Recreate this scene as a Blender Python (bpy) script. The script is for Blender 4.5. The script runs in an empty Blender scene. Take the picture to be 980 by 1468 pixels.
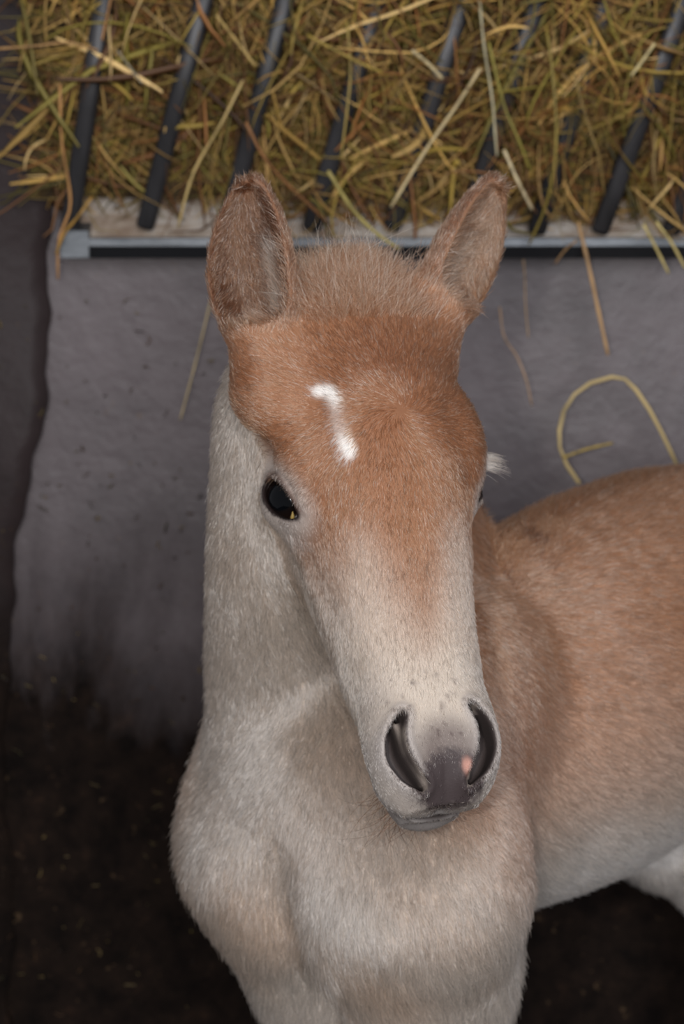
import bpy, math, random
import numpy as np
from mathutils import Vector
rng = np.random.default_rng(7)
random.seed(7)
sc = bpy.context.scene
col = sc.collection

# ------------------------------------------------------------------ camera, world, lights, exposure
FPX = 3123.0
PITCH = math.radians(10)
CAM = np.array([0.0, 0.0, 1.15])
FWD = np.array([0, math.cos(PITCH), -math.sin(PITCH)])
UPV = np.array([0, math.sin(PITCH), math.cos(PITCH)])
RGT = np.array([1.0, 0, 0])

def P(px, py, d):
    """point of the stable seen at a pixel of the 980x1468 frame, d metres ahead"""
    return CAM + d * (FWD + (px - 490) / FPX * RGT + (734 - py) / FPX * UPV)

cam_data = bpy.data.cameras.new('camera')
cam = bpy.data.objects.new('camera', cam_data)
col.objects.link(cam)
cam.location = CAM
cam.rotation_euler = (math.radians(90) - PITCH, 0, 0)
cam_data.sensor_fit = 'VERTICAL'
cam_data.sensor_height = 23.5
cam_data.lens = 23.5 * FPX / 1468
cam_data.dof.use_dof = True
cam_data.dof.focus_distance = 1.37
cam_data.dof.aperture_fstop = 5.6
cam_data.clip_start = 0.02
sc.camera = cam

sc.view_settings.view_transform = 'Standard'
sc.view_settings.look = 'None'
sc.view_settings.gamma = 1
sc.view_settings.exposure = 0.0
sc.view_settings.use_curve_mapping = False

world = bpy.data.worlds.new('stable_daylight')
sc.world = world
world.use_nodes = True
bg = world.node_tree.nodes['Background']
bg.inputs[0].default_value = (0.92, 0.92, 1.0, 1)
bg.inputs[1].default_value = 0.26

def area_light(name, loc, target, size, power, color, shape='DISK'):
    ld = bpy.data.lights.new(name, 'AREA')
    ld.shape = shape
    ld.size = size
    ld.energy = power
    ld.color = color
    o = bpy.data.objects.new(name, ld)
    o.location = loc
    o.rotation_euler = (Vector(target) - Vector(loc)).to_track_quat('-Z', 'Y').to_euler()
    col.objects.link(o)
    return o
# the camera's own flash, a hand's breadth to the left of the lens (portrait grip)
area_light('camera_flash', (-0.11, 0.02, 1.17), (0.02, 1.6, 0.93), 0.05, 7.5, (1.0, 0.97, 0.93))
# added daylight fill behind and above the camera, set to brighten body and belly
area_light('daylight_fill', (0.5, -2.6, 1.9), (0.1, 1.9, 0.8), 2.0, 112, (0.95, 0.96, 1.0))

# ------------------------------------------------------------------ helpers
def srgb(r, g, b):
    c = np.array([r, g, b]) / 255.0
    return np.where(c <= 0.04045, c / 12.92, ((c + 0.055) / 1.055) ** 2.4)

def nrm(v):
    v = np.asarray(v, float)
    return v / np.linalg.norm(v)

def new_mat(name):
    m = bpy.data.materials.new(name)
    m.use_nodes = True
    nt = m.node_tree
    return m, nt, nt.nodes['Principled BSDF']

def N(nt, kind, **kw):
    n = nt.nodes.new(kind)
    for k, v in kw.items():
        setattr(n, k, v)
    return n

def ramp(nt, fac, stops):
    r = N(nt, 'ShaderNodeValToRGB')
    els = r.color_ramp.elements
    while len(els) < len(stops):
        els.new(0.5)
    for e, (p, c) in zip(els, stops):
        e.position = p
        e.color = (*c, 1) if len(c) == 3 else c
    nt.links.new(fac, r.inputs[0])
    return r.outputs[0]

def noise(nt, scale, detail=6, rough=0.6, coords=None, mapping=None, dist=0.0):
    n = N(nt, 'ShaderNodeTexNoise')
    n.inputs['Scale'].default_value = scale
    n.inputs['Detail'].default_value = detail
    n.inputs['Roughness'].default_value = rough
    n.inputs['Distortion'].default_value = dist
    tc = N(nt, 'ShaderNodeTexCoord')
    mp = N(nt, 'ShaderNodeMapping')
    nt.links.new(tc.outputs['Object'], mp.inputs[0])
    if mapping:
        mp.inputs['Scale'].default_value = mapping
    nt.links.new(mp.outputs[0], n.inputs[0])
    return n.outputs[0]

def tag(o, label=None, cat=None, group=None, kind=None):
    if label: o['label'] = label
    if cat: o['category'] = cat
    if group: o['group'] = group
    if kind: o['kind'] = kind
    return o

def empty(name, loc=(0, 0, 0)):
    o = bpy.data.objects.new(name, None)
    o.location = loc
    o.empty_display_size = 0.05
    col.objects.link(o)
    return o

def mesh_obj(name, verts, faces, mat=None, parent=None, smooth=True, colors=None):
    me = bpy.data.meshes.new(name)
    verts = np.asarray(verts, np.float32)
    if isinstance(faces, np.ndarray):
        nv, nf, k = len(verts), len(faces), faces.shape[1]
        me.vertices.add(nv)
        me.vertices.foreach_set('co', verts.ravel())
        me.loops.add(nf * k)
        me.loops.foreach_set('vertex_index', faces.ravel().astype(np.int32))
        me.polygons.add(nf)
        me.polygons.foreach_set('loop_start', np.arange(0, nf * k, k, dtype=np.int32))
        me.polygons.foreach_set('loop_total', np.full(nf, k, np.int32))
        me.update(calc_edges=True)
    else:
        me.from_pydata([tuple(v) for v in verts], [], [tuple(f) for f in faces])
        me.update()
    if smooth:
        me.polygons.foreach_set('use_smooth', np.ones(len(me.polygons), bool))
    if colors is not None:
        a = me.color_attributes.new('tint', 'FLOAT_COLOR', 'POINT')
        a.data.foreach_set('color', np.hstack([colors, np.ones((len(colors), 1))]).astype(np.float32).ravel())
    if mat: me.materials.append(mat)
    o = bpy.data.objects.new(name, me)
    col.objects.link(o)
    if parent:
        o.parent = parent
        o.matrix_parent_inverse = parent.matrix_world.inverted()
        pl = parent.location
        o.matrix_parent_inverse.translation = (-pl[0], -pl[1], -pl[2])
    return o

def tubes(paths, radii, sides=5, flat=1.0):
    """paths (n,k,3), radii (n,k) -> verts, quad faces for n tapered stalks"""
    n, k, _ = paths.shape
    t = np.gradient(paths, axis=1)
    t /= np.linalg.norm(t, axis=2, keepdims=True) + 1e-9
    ref = np.tile(np.array([0.13, 0.96, 0.25]), (n, 1))
    ref /= np.linalg.norm(ref[0])
    ref = np.repeat(ref[:, None], k, 1)
    a = np.cross(t, ref)
    a /= np.linalg.norm(a, axis=2, keepdims=True) + 1e-9
    b = np.cross(t, a)
    ang = np.arange(sides) / sides * 2 * math.pi
    v = paths[:, :, None] + radii[:, :, None, None] * (
        np.cos(ang)[None, None, :, None] * a[:, :, None] + flat * np.sin(ang)[None, None, :, None] * b[:, :, None])
    v = v.reshape(-1, 3)
    base = (np.arange(n) * k * sides)[:, None, None] + (np.arange(k - 1) * sides)[None, :, None]
    j = np.arange(sides)[None, None]
    j2 = (j + 1) % sides
    f = np.stack([base + j, base + j2, base + j2 + sides, base + j + sides], -1).reshape(-1, 4)
    return v, f

def spline(pts, k):
    """Catmull-Rom through a few points, k samples"""
    pts = np.asarray(pts, float)
    m = len(pts)
    if m == 2:
        return pts[0] + np.linspace(0, 1, k)[:, None] * (pts[1] - pts[0])
    e = np.vstack([2 * pts[0] - pts[1], pts, 2 * pts[-1] - pts[-2]])
    s = np.linspace(0, m - 1 - 1e-6, k)
    i = s.astype(int)
    t = (s - i)[:, None]
    p0, p1, p2, p3 = e[i], e[i + 1], e[i + 2], e[i + 3]
    return 0.5 * (2 * p1 + (p2 - p0) * t + (2 * p0 - 5 * p1 + 4 * p2 - p3) * t ** 2 + (3 * p1 - p0 - 3 * p2 + p3) * t ** 3)

def box(x0, x1, y0, y1, z0, z1):
    v = [(x, y, z) for x in (x0, x1) for y in (y0, y1) for z in (z0, z1)]
    f = [(0, 1, 3, 2), (4, 6, 7, 5), (0, 4, 5, 1), (2, 3, 7, 6), (0, 2, 6, 4), (1, 5, 7, 3)]
    return v, f

def smooth01(a, b, x):
    t = np.clip((x - a) / (b - a), 0, 1)
    return t * t * (3 - 2 * t)

# ------------------------------------------------------------------ the stable: walls and floor
WALL_Y = 2.36

def wall_material(name, grime_top, tint, gloss=0.5):
    m, nt, b = new_mat(name)
    L = nt.links
    tc = N(nt, 'ShaderNodeTexCoord')
    sep = N(nt, 'ShaderNodeSeparateXYZ')
    L.new(tc.outputs['Object'], sep.inputs[0])
    base = ramp(nt, noise(nt, 6, 8, 0.65), [(0.3, tuple(srgb(*tint) * 0.6)), (0.5, tuple(srgb(*tint) * .95)), (0.72, tuple(srgb(*tint) * 1.2))])
    # splashed dung and mud: a ragged caked-on layer, thick near the bedding
    n1 = noise(nt, 4.5, 10, 0.62, mapping=(1.0, 1, 0.55), dist=0.4)
    n2 = noise(nt, 24, 6, 0.7, mapping=(1, 1, 0.35))
    mm = N(nt, 'ShaderNodeMath', operation='MULTIPLY_ADD')
    L.new(n1, mm.inputs[0]); mm.inputs[1].default_value = 0.9; 
    m3 = N(nt, 'ShaderNodeMath', operation='MULTIPLY_ADD')
    L.new(sep.outputs[2], m3.inputs[0]); m3.inputs[1].default_value = -2.4; m3.inputs[2].default_value = grime_top
    m4 = N(nt, 'ShaderNodeMath', operation='MULTIPLY_ADD')      # left side darkened: the wall's light gradient put into the stain mask
    L.new(sep.outputs[0], m4.inputs[0]); m4.inputs[1].default_value = -0.30; L.new(m3.outputs[0], m4.inputs[2])
    L.new(m4.outputs[0], mm.inputs[2])
    m2 = N(nt, 'ShaderNodeMath', operation='MULTIPLY_ADD')
    L.new(n2, m2.inputs[0]); m2.inputs[1].default_value = 0.35; L.new(mm.outputs[0], m2.inputs[2])
    mask = ramp(nt, m2.outputs[0], [(0.35, (0, 0, 0)), (0.6, (.28, .28, .28)), (0.98, (1, 1, 1))])
    dirt = ramp(nt, noise(nt, 30, 5, 0.7), [(0.35, tuple(srgb(17, 12, 10))), (0.6, tuple(srgb(34, 25, 20))), (0.8, tuple(srgb(60, 43, 32)))])
    mix = N(nt, 'ShaderNodeMixRGB')
    L.new(mask, mix.inputs[0]); L.new(base, mix.inputs[1]); L.new(dirt, mix.inputs[2])
    # light scuffs and dried flecks
    fl = ramp(nt, noise(nt, 75, 2, 0.5), [(0.70, (0, 0, 0)), (0.78, (1, 1, 1))])
    fl2 = N(nt, 'ShaderNodeMath', operation='MULTIPLY'); L.new(fl, fl2.inputs[0]); fl2.inputs[1].default_value = 0.35
    mix2 = N(nt, 'ShaderNodeMixRGB'); L.new(fl2.outputs[0], mix2.inputs[0]); L.new(mix.outputs[0], mix2.inputs[1])
    mix2.inputs[2].default_value = (*srgb(122, 98, 72), 1)
    L.new(mix2.outputs[0], b.inputs['Base Color'])
    rr = ramp(nt, mask, [(0, (0.42,) * 3), (1, (0.9,) * 3)])
    L.new(rr, b.inputs['Roughness'])
    L.new(ramp(nt, mask, [(0, (gloss,) * 3), (1, (0.12,) * 3)]), b.inputs['Specular IOR Level'])
    bp = N(nt, 'ShaderNodeBump'); bp.inputs['Strength'].default_value = 0.35; bp.inputs['Distance'].default_value = 0.006
    L.new(noise(nt, 30, 8, 0.65), bp.inputs['Height']); L.new(bp.outputs[0], b.inputs['Normal'])
    return m

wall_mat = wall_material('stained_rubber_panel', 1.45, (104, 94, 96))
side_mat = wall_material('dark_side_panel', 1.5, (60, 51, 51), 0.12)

def relief_wall(name, x0, x1, z0, z1, nx, nz, yfun, mat, thick=0.03):
    xs = np.linspace(0, 1, nx); zs = np.linspace(z0, z1, nz)
    Z, T = np.meshgrid(zs, xs)
    XL = x0(Z) if callable(x0) else np.full_like(Z, x0)
    XR = x1(Z) if callable(x1) else np.full_like(Z, x1)
    X = XL + (XR - XL) * T
    Y = yfun(X, Z, T)
    front = np.stack([X, Y, Z], -1).reshape(-1, 3)
    back = front + np.array([0, thick, 0])
    i, j = np.meshgrid(np.arange(nx - 1), np.arange(nz - 1), indexing='ij')
    a = (i * nz + j).ravel()
    f = np.stack([a, a + nz, a + nz + 1, a + 1], 1)
    M = nx * nz
    fb = f[:, ::-1] + M
    rim = []
    ring = [k for k in range(nz)] + [k * nz + nz - 1 for k in range(1, nx)] + [(nx - 1) * nz + k for k in range(nz - 2, -1, -1)] + [k * nz for k in range(nx - 2, 0, -1)]
    for q in range(len(ring)):
        s, t = ring[q], ring[(q + 1) % len(ring)]
        rim.append((s, t, t + M, s + M))
    return mesh_obj(name, np.vstack([front, back]), np.vstack([f, fb, np.array(rim)]), mat)

def edge_x(Z):   # ragged edge where the side panel laps over the back wall
    return (-0.312 - 0.062 * smooth01(1.0, 0.50, Z) + 0.004 * np.sin(Z * 23 + 1) + 0.0025 * np.sin(Z * 61) + 0.0012 * np.sin(Z * 140))

wb = relief_wall('wall_back', -1.3, 1.5, 0.0, 2.4, 160, 140,
                 lambda X, Z, T: WALL_Y + 0.006 * np.sin(X * 5 + Z * 3) + 0.004 * np.sin(Z * 9 - X * 4), wall_mat)
tag(wb, kind='structure')
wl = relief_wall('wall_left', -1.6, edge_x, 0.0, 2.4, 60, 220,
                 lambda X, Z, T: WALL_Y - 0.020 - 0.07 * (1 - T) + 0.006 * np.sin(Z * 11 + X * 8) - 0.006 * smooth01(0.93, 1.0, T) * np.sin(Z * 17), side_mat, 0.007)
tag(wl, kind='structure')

fm, nt, b = new_mat('dark_bedding_floor')
nt.links.new(ramp(nt, noise(nt, 22, 8, 0.7), [(0.3, tuple(srgb(22, 16, 14))), (0.7, tuple(srgb(48, 36, 28)))]), b.inputs['Base Color'])
b.inputs['Roughness'].default_value = 0.9
v, f = box(-1.6, 1.6, -0.6, WALL_Y + 0.05, -0.05, 0.0)
tag(mesh_obj('floor', v, f, fm, smooth=False), kind='structure')

# ------------------------------------------------------------------ hay rack
steel, nt, b = new_mat('dark_blue_steel')
nt.links.new(ramp(nt, noise(nt, 30, 6, 0.6, mapping=(1, 1, 0.2)), [(0.35, tuple(srgb(34, 33, 34))), (0.65, tuple(srgb(56, 55, 57)))]), b.inputs['Base Color'])
b.inputs['Metallic'].default_value = 0.15
b.inputs['Roughness'].default_value = 0.42
ledge_m, nt, b = new_mat('worn_pale_ledge')
nt.links.new(ramp(nt, noise(nt, 14, 8, 0.7, mapping=(1, 1, 3)), [(0.30, tuple(srgb(120, 92, 70))), (0.48, tuple(srgb(176, 160, 144))), (0.68, tuple(srgb(222, 218, 212)))]), b.inputs['Base Color'])
b.inputs['Roughness'].default_value = 0.5
lip_m, nt, b = new_mat('galvanised_lip')
nt.links.new(ramp(nt, noise(nt, 18, 8, 0.7, mapping=(1, 1, 4)), [(0.3, tuple(srgb(62, 66, 70))), (0.7, tuple(srgb(112, 116, 120)))]), b.inputs['Base Color'])
b.inputs['Metallic'].default_value = 0.5
b.inputs['Roughness'].default_value = 0.4
strip_m, nt, b = new_mat('black_under_strip')
b.inputs['Base Color'].default_value = (*srgb(26, 27, 30), 1)
b.inputs['Roughness'].default_value = 0.5

RD = 2.28            # depth of the rack's front lip
lip = P(490, 347, RD)
rack = empty('hay_rack', (0.1, float(lip[1]), float(lip[2])))
tag(rack, 'wall-mounted hay rack with slanting dark steel bars and worn pale bottom ledge', 'hay rack')
xl, xr = P(95, 347, RD)[0], 1.15
def extr(profile, x0, x1, seg=1):
    k = len(profile); xs = np.linspace(x0, x1, seg + 1)
    v = [(x, y, z) for x in xs for y, z in profile]
    f = []
    for s in range(seg):
        for i in range(k):
            j = (i + 1) % k
            f.append((s * k + i, s * k + j, (s + 1) * k + j, (s + 1) * k + i))
    f.append(tuple(range(k))[::-1]); f.append(tuple(seg * k + i for i in range(k)))
    return v, f
ly, lz = lip[1], lip[2]
v, f = extr([(ly, lz), (ly + 0.012, lz + 0.002), (WALL_Y - 0.012, lz + 0.052), (WALL_Y - 0.012, lz + 0.046), (ly + 0.004, lz - 0.006)], xl, xr)
mesh_obj('ledge', v, f, ledge_m, rack, smooth=False)
v, f = extr([(ly - 0.004, lz + 0.004), (ly + 0.001, lz + 0.005), (ly + 0.001, lz - 0.005), (ly - 0.004, lz - 0.004)], xl - 0.004, xr)
mesh_obj('front_lip', v, f, lip_m, rack, smooth=False)
v, f = extr([(ly - 0.002, lz - 0.005), (WALL_Y - 0.012, lz - 0.004), (WALL_Y - 0.012, lz - 0.017), (ly + 0.004, lz - 0.017)], xl, xr)
mesh_obj('under_strip', v, f, strip_m, rack, smooth=False)  # black strip along the underside of the ledge
v, f = extr([(ly - 0.006, lz + 0.012), (ly + 0.03, lz + 0.02), (ly + 0.03, lz - 0.016), (ly - 0.006, lz - 0.016)], xl - 0.006, xl + 0.024)
mesh_obj('end_bracket', v, f, lip_m, rack, smooth=False)
bars = [((98, 340), (150, -10)), ((207, 328), (294, -10)), ((322, 335), (411, -10)), ((445, 330), (545, -10)),
        ((560, 330), (667, -10)), ((664, 335), (773, -10)), ((768, 335), (872, -10)), ((858, 335), (985, -10)), ((960, 335), (1090, -10))]
for (b0, t0) in bars:
    p0 = P(b0[0], b0[1], RD + 0.002); p1 = P(t0[0], t0[1], RD - 0.10)
    p1 = p0 + (p1 - p0) * 1.35
    ax = nrm(p1 - p0); sx = nrm(np.cross(ax, [0, 1, 0.1])); sy = np.cross(sx, ax)
    ring = []
    k = 10
    # rounded foot, then a flat oval bar
    prof = [(-0.000, 0.35), (0.003, 0.72), (0.008, 0.95), (0.016, 1.0), (0.4, 1.02), (1.0, 1.05)]
    verts = []
    Lb = np.linalg.norm(p1 - p0)
    for (q, s) in prof:
        c = p0 + ax * (q * Lb)
        for a in range(k):
            an = a / k * 2 * math.pi
            ca, sa = math.cos(an), math.sin(an)
            e = 0.62
            verts.append(c + s * (0.0098 * math.copysign(abs(ca) ** e, ca) * sx + 0.0062 * math.copysign(abs(sa) ** e, sa) * sy))
    fs = [(i * k + j, i * k + (j + 1) % k, (i + 1) * k + (j + 1) % k, (i + 1) * k + j) for i in range(len(prof) - 1) for j in range(k)]
    fs += [tuple(range(k))[::-1], tuple((len(prof) - 1) * k + j for j in range(k))]
    mesh_obj('bar', verts, fs, steel, rack)
# top rail, above the frame, that carries the bars
pt = P(490, -120, RD - 0.14)
v, f = extr([(pt[1] - .012, pt[2] - .015), (pt[1] + .012, pt[2] - .015), (pt[1] + .012, pt[2] + .015), (pt[1] - .012, pt[2] + .015)], -0.35, 1.15)
mesh_obj('top_rail', v, f, steel, rack, smooth=False)

# ------------------------------------------------------------------ hay
def hay_mat(name, rough=0.55):
    m, nt, b = new_mat(name)
    a = N(nt, 'ShaderNodeAttribute', attribute_name='tint')
    nt.links.new(a.outputs['Color'], b.inputs['Base Color'])
    b.inputs['Roughness'].default_value = rough
    return m
haym = hay_mat('dry_hay')
PAL = np.array([srgb(*c) for c in [(168, 140, 78), (146, 128, 62), (120, 112, 52), (188, 160, 100), (132, 92, 50), (104, 72, 42), (150, 122, 72), (206, 182, 128), (96, 88, 44)]])
PW = np.array([.15, .17, .14, .09, .15, .15, .1, .03, .04])

def hay_mass(n, dens, rad, seglen, seed, yfront, yback, pale=1.0, bars_front=False):
    r = np.random.default_rng(seed)
    k = 7
    x = r.uniform(-0.325, 1.1, n)
    x = np.where((x < xl) & (r.uniform(size=n) < 0.55), r.uniform(xl, 1.1, n), x)
    z0 = lz + 0.012
    zt = r.uniform(0, 1, n)
    z = z0 + 0.012 + zt * 0.44
    # the heap bulges forward with height and rests on the ledge
    yf = yfront - 0.07 * smooth01(0.0, 0.25, z - z0) * 1.0
    y = yf + (yback - yf) * r.uniform(0, 1, n) ** 1.3
    if bars_front:      # wisps pulled out between and over the bars, more of them to the right
        y = ly - 0.32 * (z - lz) - r.uniform(-0.015, 0.022, n)
        clump = np.sin(x * 31 + 1.0) + np.sin(x * 53 + z * 20) + np.sin(z * 37 - x * 17) + 1.2 * (x > 0.02) - 0.6
        far_ = (clump < 0.3) | (x < P(430, 0, RD)[0])
        y = np.where(far_, y + 0.06, y)
    # thin out over the bare bit of ledge at the left foot
    gap = (z - z0 < 0.05) & (x < P(330, 0, RD)[0]) & (r.uniform(0, 1, n) < 0.9)
    gap |= (z - z0 < 0.035) & (r.uniform(0, 1, n) < 0.5)
    keep = ~gap
    x, y, z = x[keep], y[keep], z[keep]
    m = len(x)
    th = r.normal(math.pi / 2, 1.0, m)
    d = np.stack([np.cos(th), r.normal(0, 0.28, m), np.sin(th)], 1)
    d /= np.linalg.norm(d, axis=1, keepdims=True)
    L = seglen * r.lognormal(0, 0.45, m)
    bend = r.normal(0, 0.35, (m, 3)); bend[:, 1] *= 0.3
    s = np.linspace(-0.5, 0.5, k)
    c = np.stack([x, y, z], 1)
    path = c[:, None] + d[:, None] * (s * 1)[None, :, None] * L[:, None, None] + bend[:, None] * ((s ** 2 - 0.08) * 1.0)[None, :, None] * L[:, None, None]
    kink = r.normal(0, 0.10, (m, 3)); kink[:, 1] *= .3
    path += kink[:, None] * np.maximum(s - r.uniform(-.3, .3, (m, 1)), 0)[..., None] * L[:, None, None] * 2
    path[:, :, 2] = np.maximum(path[:, :, 2], z0 - 0.0 + (path[:, :, 1] - ly) * 0.4 + 0.002)
    path[:, :, 1] = np.clip(path[:, :, 1], ly - 0.17, WALL_Y - 0.02)
    R = rad * r.lognormal(0, 0.5, m)
    rr = R[:, None] * (1 - 0.65 * np.abs(s * 2) ** 3)[None]
    v, f = tubes(path, rr, 3, 0.8)
    ci = r.choice(len(PAL), m, p=PW / PW.sum())
    c = PAL[ci] * r.uniform(0.40, 1.65, (m, 1)) * pale * np.array([1.16, 1.06, .95])
    c = np.repeat(c, k * 3, 0)
    return v, f, c
v1, f1, c1 = hay_mass(12500, 1, 0.0009, 0.08, 3, ly + 0.02, WALL_Y - 0.02, 0.85)
v2, f2, c2 = hay_mass(2600, 1, 0.0016, 0.10, 5, ly + 0.0, ly + 0.05, 1.0)
v3, f3, c3 = hay_mass(5200, 1, 0.0009, 0.06, 11, ly - 0.012, ly + 0.02, 1.15, True)
V = np.vstack([v1, v2, v3]); F = np.vstack([f1, f2 + len(v1), f3 + len(v1) + len(v2)]); Cc = np.vstack([c1, c2, c3])
hm = mesh_obj('hay', V, F, haym, None, True, Cc)
tag(hm, 'tangled mass of golden green hay filling the steel barred rack', 'hay', kind='stuff')
# dim packed hay behind, so the rack has a body
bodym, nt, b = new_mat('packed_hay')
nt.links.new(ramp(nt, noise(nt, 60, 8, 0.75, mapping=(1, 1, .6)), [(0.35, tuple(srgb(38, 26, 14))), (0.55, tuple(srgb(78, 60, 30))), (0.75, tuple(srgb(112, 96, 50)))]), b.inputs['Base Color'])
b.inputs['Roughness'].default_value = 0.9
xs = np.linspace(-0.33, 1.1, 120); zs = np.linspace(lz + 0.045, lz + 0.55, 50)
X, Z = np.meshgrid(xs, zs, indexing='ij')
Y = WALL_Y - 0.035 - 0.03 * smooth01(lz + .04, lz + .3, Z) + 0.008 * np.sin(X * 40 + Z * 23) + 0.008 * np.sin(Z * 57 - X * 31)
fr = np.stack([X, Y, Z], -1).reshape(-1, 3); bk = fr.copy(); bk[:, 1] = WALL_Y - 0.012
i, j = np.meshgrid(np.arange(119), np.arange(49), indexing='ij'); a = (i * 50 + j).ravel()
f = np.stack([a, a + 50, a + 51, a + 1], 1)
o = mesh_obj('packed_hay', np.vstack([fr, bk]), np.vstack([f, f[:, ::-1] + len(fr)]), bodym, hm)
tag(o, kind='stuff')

# individual stalks that stand out: (name, label, colour, radius, points (px, py, depth offset from lip), group)
STALKS = [
 ('thick pale straw lying diagonally across the rack, from upper middle down to left', (222, 200, 150), .0021, [(688, 98, -.10), (655, 150, -.085), (610, 215, -.07), (560, 297, -.05)]),
 ('pale straw slanting down left between first two full steel bars', (206, 178, 116), .0017, [(348, 115, -.10), (318, 175, -.09), (283, 235, -.07), (268, 275, -.06), (255, 326, -.04)]),
 ('short bright straw stub pointing down just beside the tip of the foal\'s left ear', (232, 214, 170), .0021, [(722, 215, -.07), (742, 260, -.06), (763, 301, -.04)]),
 ('long olive stem hanging in a bow right of the left ear', (150, 130, 58), .0019, [(782, 35, -.11), (790, 90, -.11), (797, 180, -.10), (793, 245, -.085), (780, 300, -.06), (758, 350, -.035)]),
 ('whitish stem running down through hay above the forelock\'s right side', (196, 186, 150), .0016, [(687, 0, -.12), (694, 70, -.11), (705, 140, -.10), (710, 200, -.09), (712, 225, -.08)]),
 ('horizontal straw poking left out of the rack over the dark side wall', (178, 136, 84), .0016, [(-6, 70, -.10), (50, 66, -.10), (98, 61, -.10), (140, 72, -.10)]),
 ('crooked brown stem bent across second full bar', (150, 104, 62), .0022, [(352, 175, -.115), (378, 225, -.10), (410, 262, -.08), (450, 300, -.06), (470, 320, -.04)]),
 ('stiff straw leaning against the top of the second full bar', (190, 160, 96), .0020, [(310, 22, -.14), (338, 58, -.125), (366, 95, -.115)]),
 ('short pale stub over the fifth bar pointing lower right', (206, 186, 140), .0024, [(590, 72, -.13), (614, 92, -.12), (634, 113, -.115)]),
 ('bright short stalk in front of the far right bar', (214, 196, 140), .0020, [(938, 62, -.12), (922, 85, -.12), (904, 109, -.115)]),
 ('long looping straw arched over the foal\'s back', (200, 176, 120), .0027, [(830, 693, -.0), (806, 655, .01), (801, 620, .01), (812, 580, .01), (840, 552, .01), (882, 540, .01), (905, 552, .01), (932, 590, .01), (955, 635, .02), (972, 672, .03)]),
 ('short straw twig sticking out sideways from the looping straw', (176, 150, 74), .0018, [(806, 656, .0), (840, 644, .0), (878, 635, .0)]),
 ('thick tan straw hanging straight below ledge toward the looping straw', (188, 150, 104), .0026, [(828, 318, -.03), (842, 375, -.02), (856, 440, -.01), (871, 509, .0)]),
 ('thin pale straw hanging beside the foal\'s right ear against grey wall', (186, 166, 124), .0014, [(302, 430, .03), (285, 500, .04), (272, 550, .04), (258, 602, .045)]),
 ('kinked straw dangling below left ear tip side on grey wall', (170, 140, 112), .0015, [(716, 440, .0), (722, 482, .0), (740, 510, .0), (754, 545, .0), (762, 582, .01)]),
 ('forked thin straw hanging under the ledge right of left ear', (166, 136, 100), .0011, [(750, 372, -.01), (752, 400, .0), (753, 440, .0), (757, 484, .0)]),
 ('long straw hanging down over the ledge\'s left end bracket', (190, 140, 84), .0019, [(86, 120, -.09), (88, 200, -.07), (98, 260, -.05), (100, 300, -.04), (84, 345, -.03), (83, 400, -.02)]),
 ('curved straw curling above the left end bracket', (176, 134, 60), .0018, [(132, 282, -.05), (112, 310, -.05), (92, 335, -.04), (80, 365, -.03)]),
 ('pale split straw fan poking down over ledge at far right, leftmost blade', (206, 186, 120), .0019, [(922, 322, -.06), (938, 352, -.05), (958, 392, -.035)]),
 ('pale straw fan blade at far right edge pointing down', (206, 186, 120), .0019, [(940, 318, -.06), (962, 348, -.05), (982, 385, -.035)]),
 ('brownish twig slanting down left under ledge beside left ear', (178, 142, 100), .0015, [(826, 345, -.035), (810, 358, -.02), (795, 378, .0)]),
 ('olive straw lying behind forelock on the ledge, pale cut end', (186, 170, 100), .0024, [(470, 245, -.08), (505, 300, -.06), (540, 335, -.045), (572, 357, -.035)]),
 ('reddish thin stem rising from upper left end of rack', (170, 122, 70), .0017, [(160, -8, -.12), (153, 25, -.115), (146, 58, -.11)]),
 ('thin grey straw slanting through dark gap left of first full bar', (150, 140, 118), .0013, [(168, 72, -.10), (185, 95, -.10), (204, 120, -.10)]),
 ('green stem drooping along sixth bar toward left ear', (146, 134, 60), .0018, [(700, 60, -.12), (722, 150, -.1), (745, 205, -.09), (760, 245, -.07)]),
 ('yellow stem crossing the third full bar at top', (168, 142, 62), .0018, [(440, 50, -.13), (480, 72, -.125), (520, 92, -.12), (548, 104, -.115)]),
 ('vertical yellow stem between fourth and fifth bars at top', (170, 146, 76), .0015, [(497, 30, -.12), (502, 100, -.115), (497, 160, -.11), (488, 230, -.09)]),
 ('thin curved stem at right between seventh and far right bars', (150, 124, 70), .0013, [(822, 105, -.12), (840, 170, -.105), (858, 225, -.09), (866, 280, -.06)]),
]
for lab, c, rad, pts in STALKS:
    pp = np.array([P(a, b_, RD + dd) for a, b_, dd in pts])
    k = 14
    path = spline(pp, k)
    rr = rad * 0.5 * 1.6 * (1 + 0.15 * np.sin(np.arange(k) * 2.2)) * np.where(np.arange(k) > k - 3, 0.85, 1)
    v, f = tubes(path[None], rr[None], 7, 0.7)
    f = [tuple(q) for q in f] + [tuple(range(7))[::-1], tuple((k - 1) * 7 + q for q in range(7))]
    cc = srgb(*c)[None] * (0.85 + 0.3 * np.random.default_rng(abs(int(pts[0][0])) + 1).uniform(size=(k, 1)))
    # nodes: darker, warmer rings where a leaf left the stalk
    cc[k // 3] *= 0.6
    o = mesh_obj('straw_stalk', v, f, haym, None, True, np.repeat(cc, 7, 0))
    tag(o, lab, 'straw', 'loose straw stalks on and around the rack')

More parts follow.
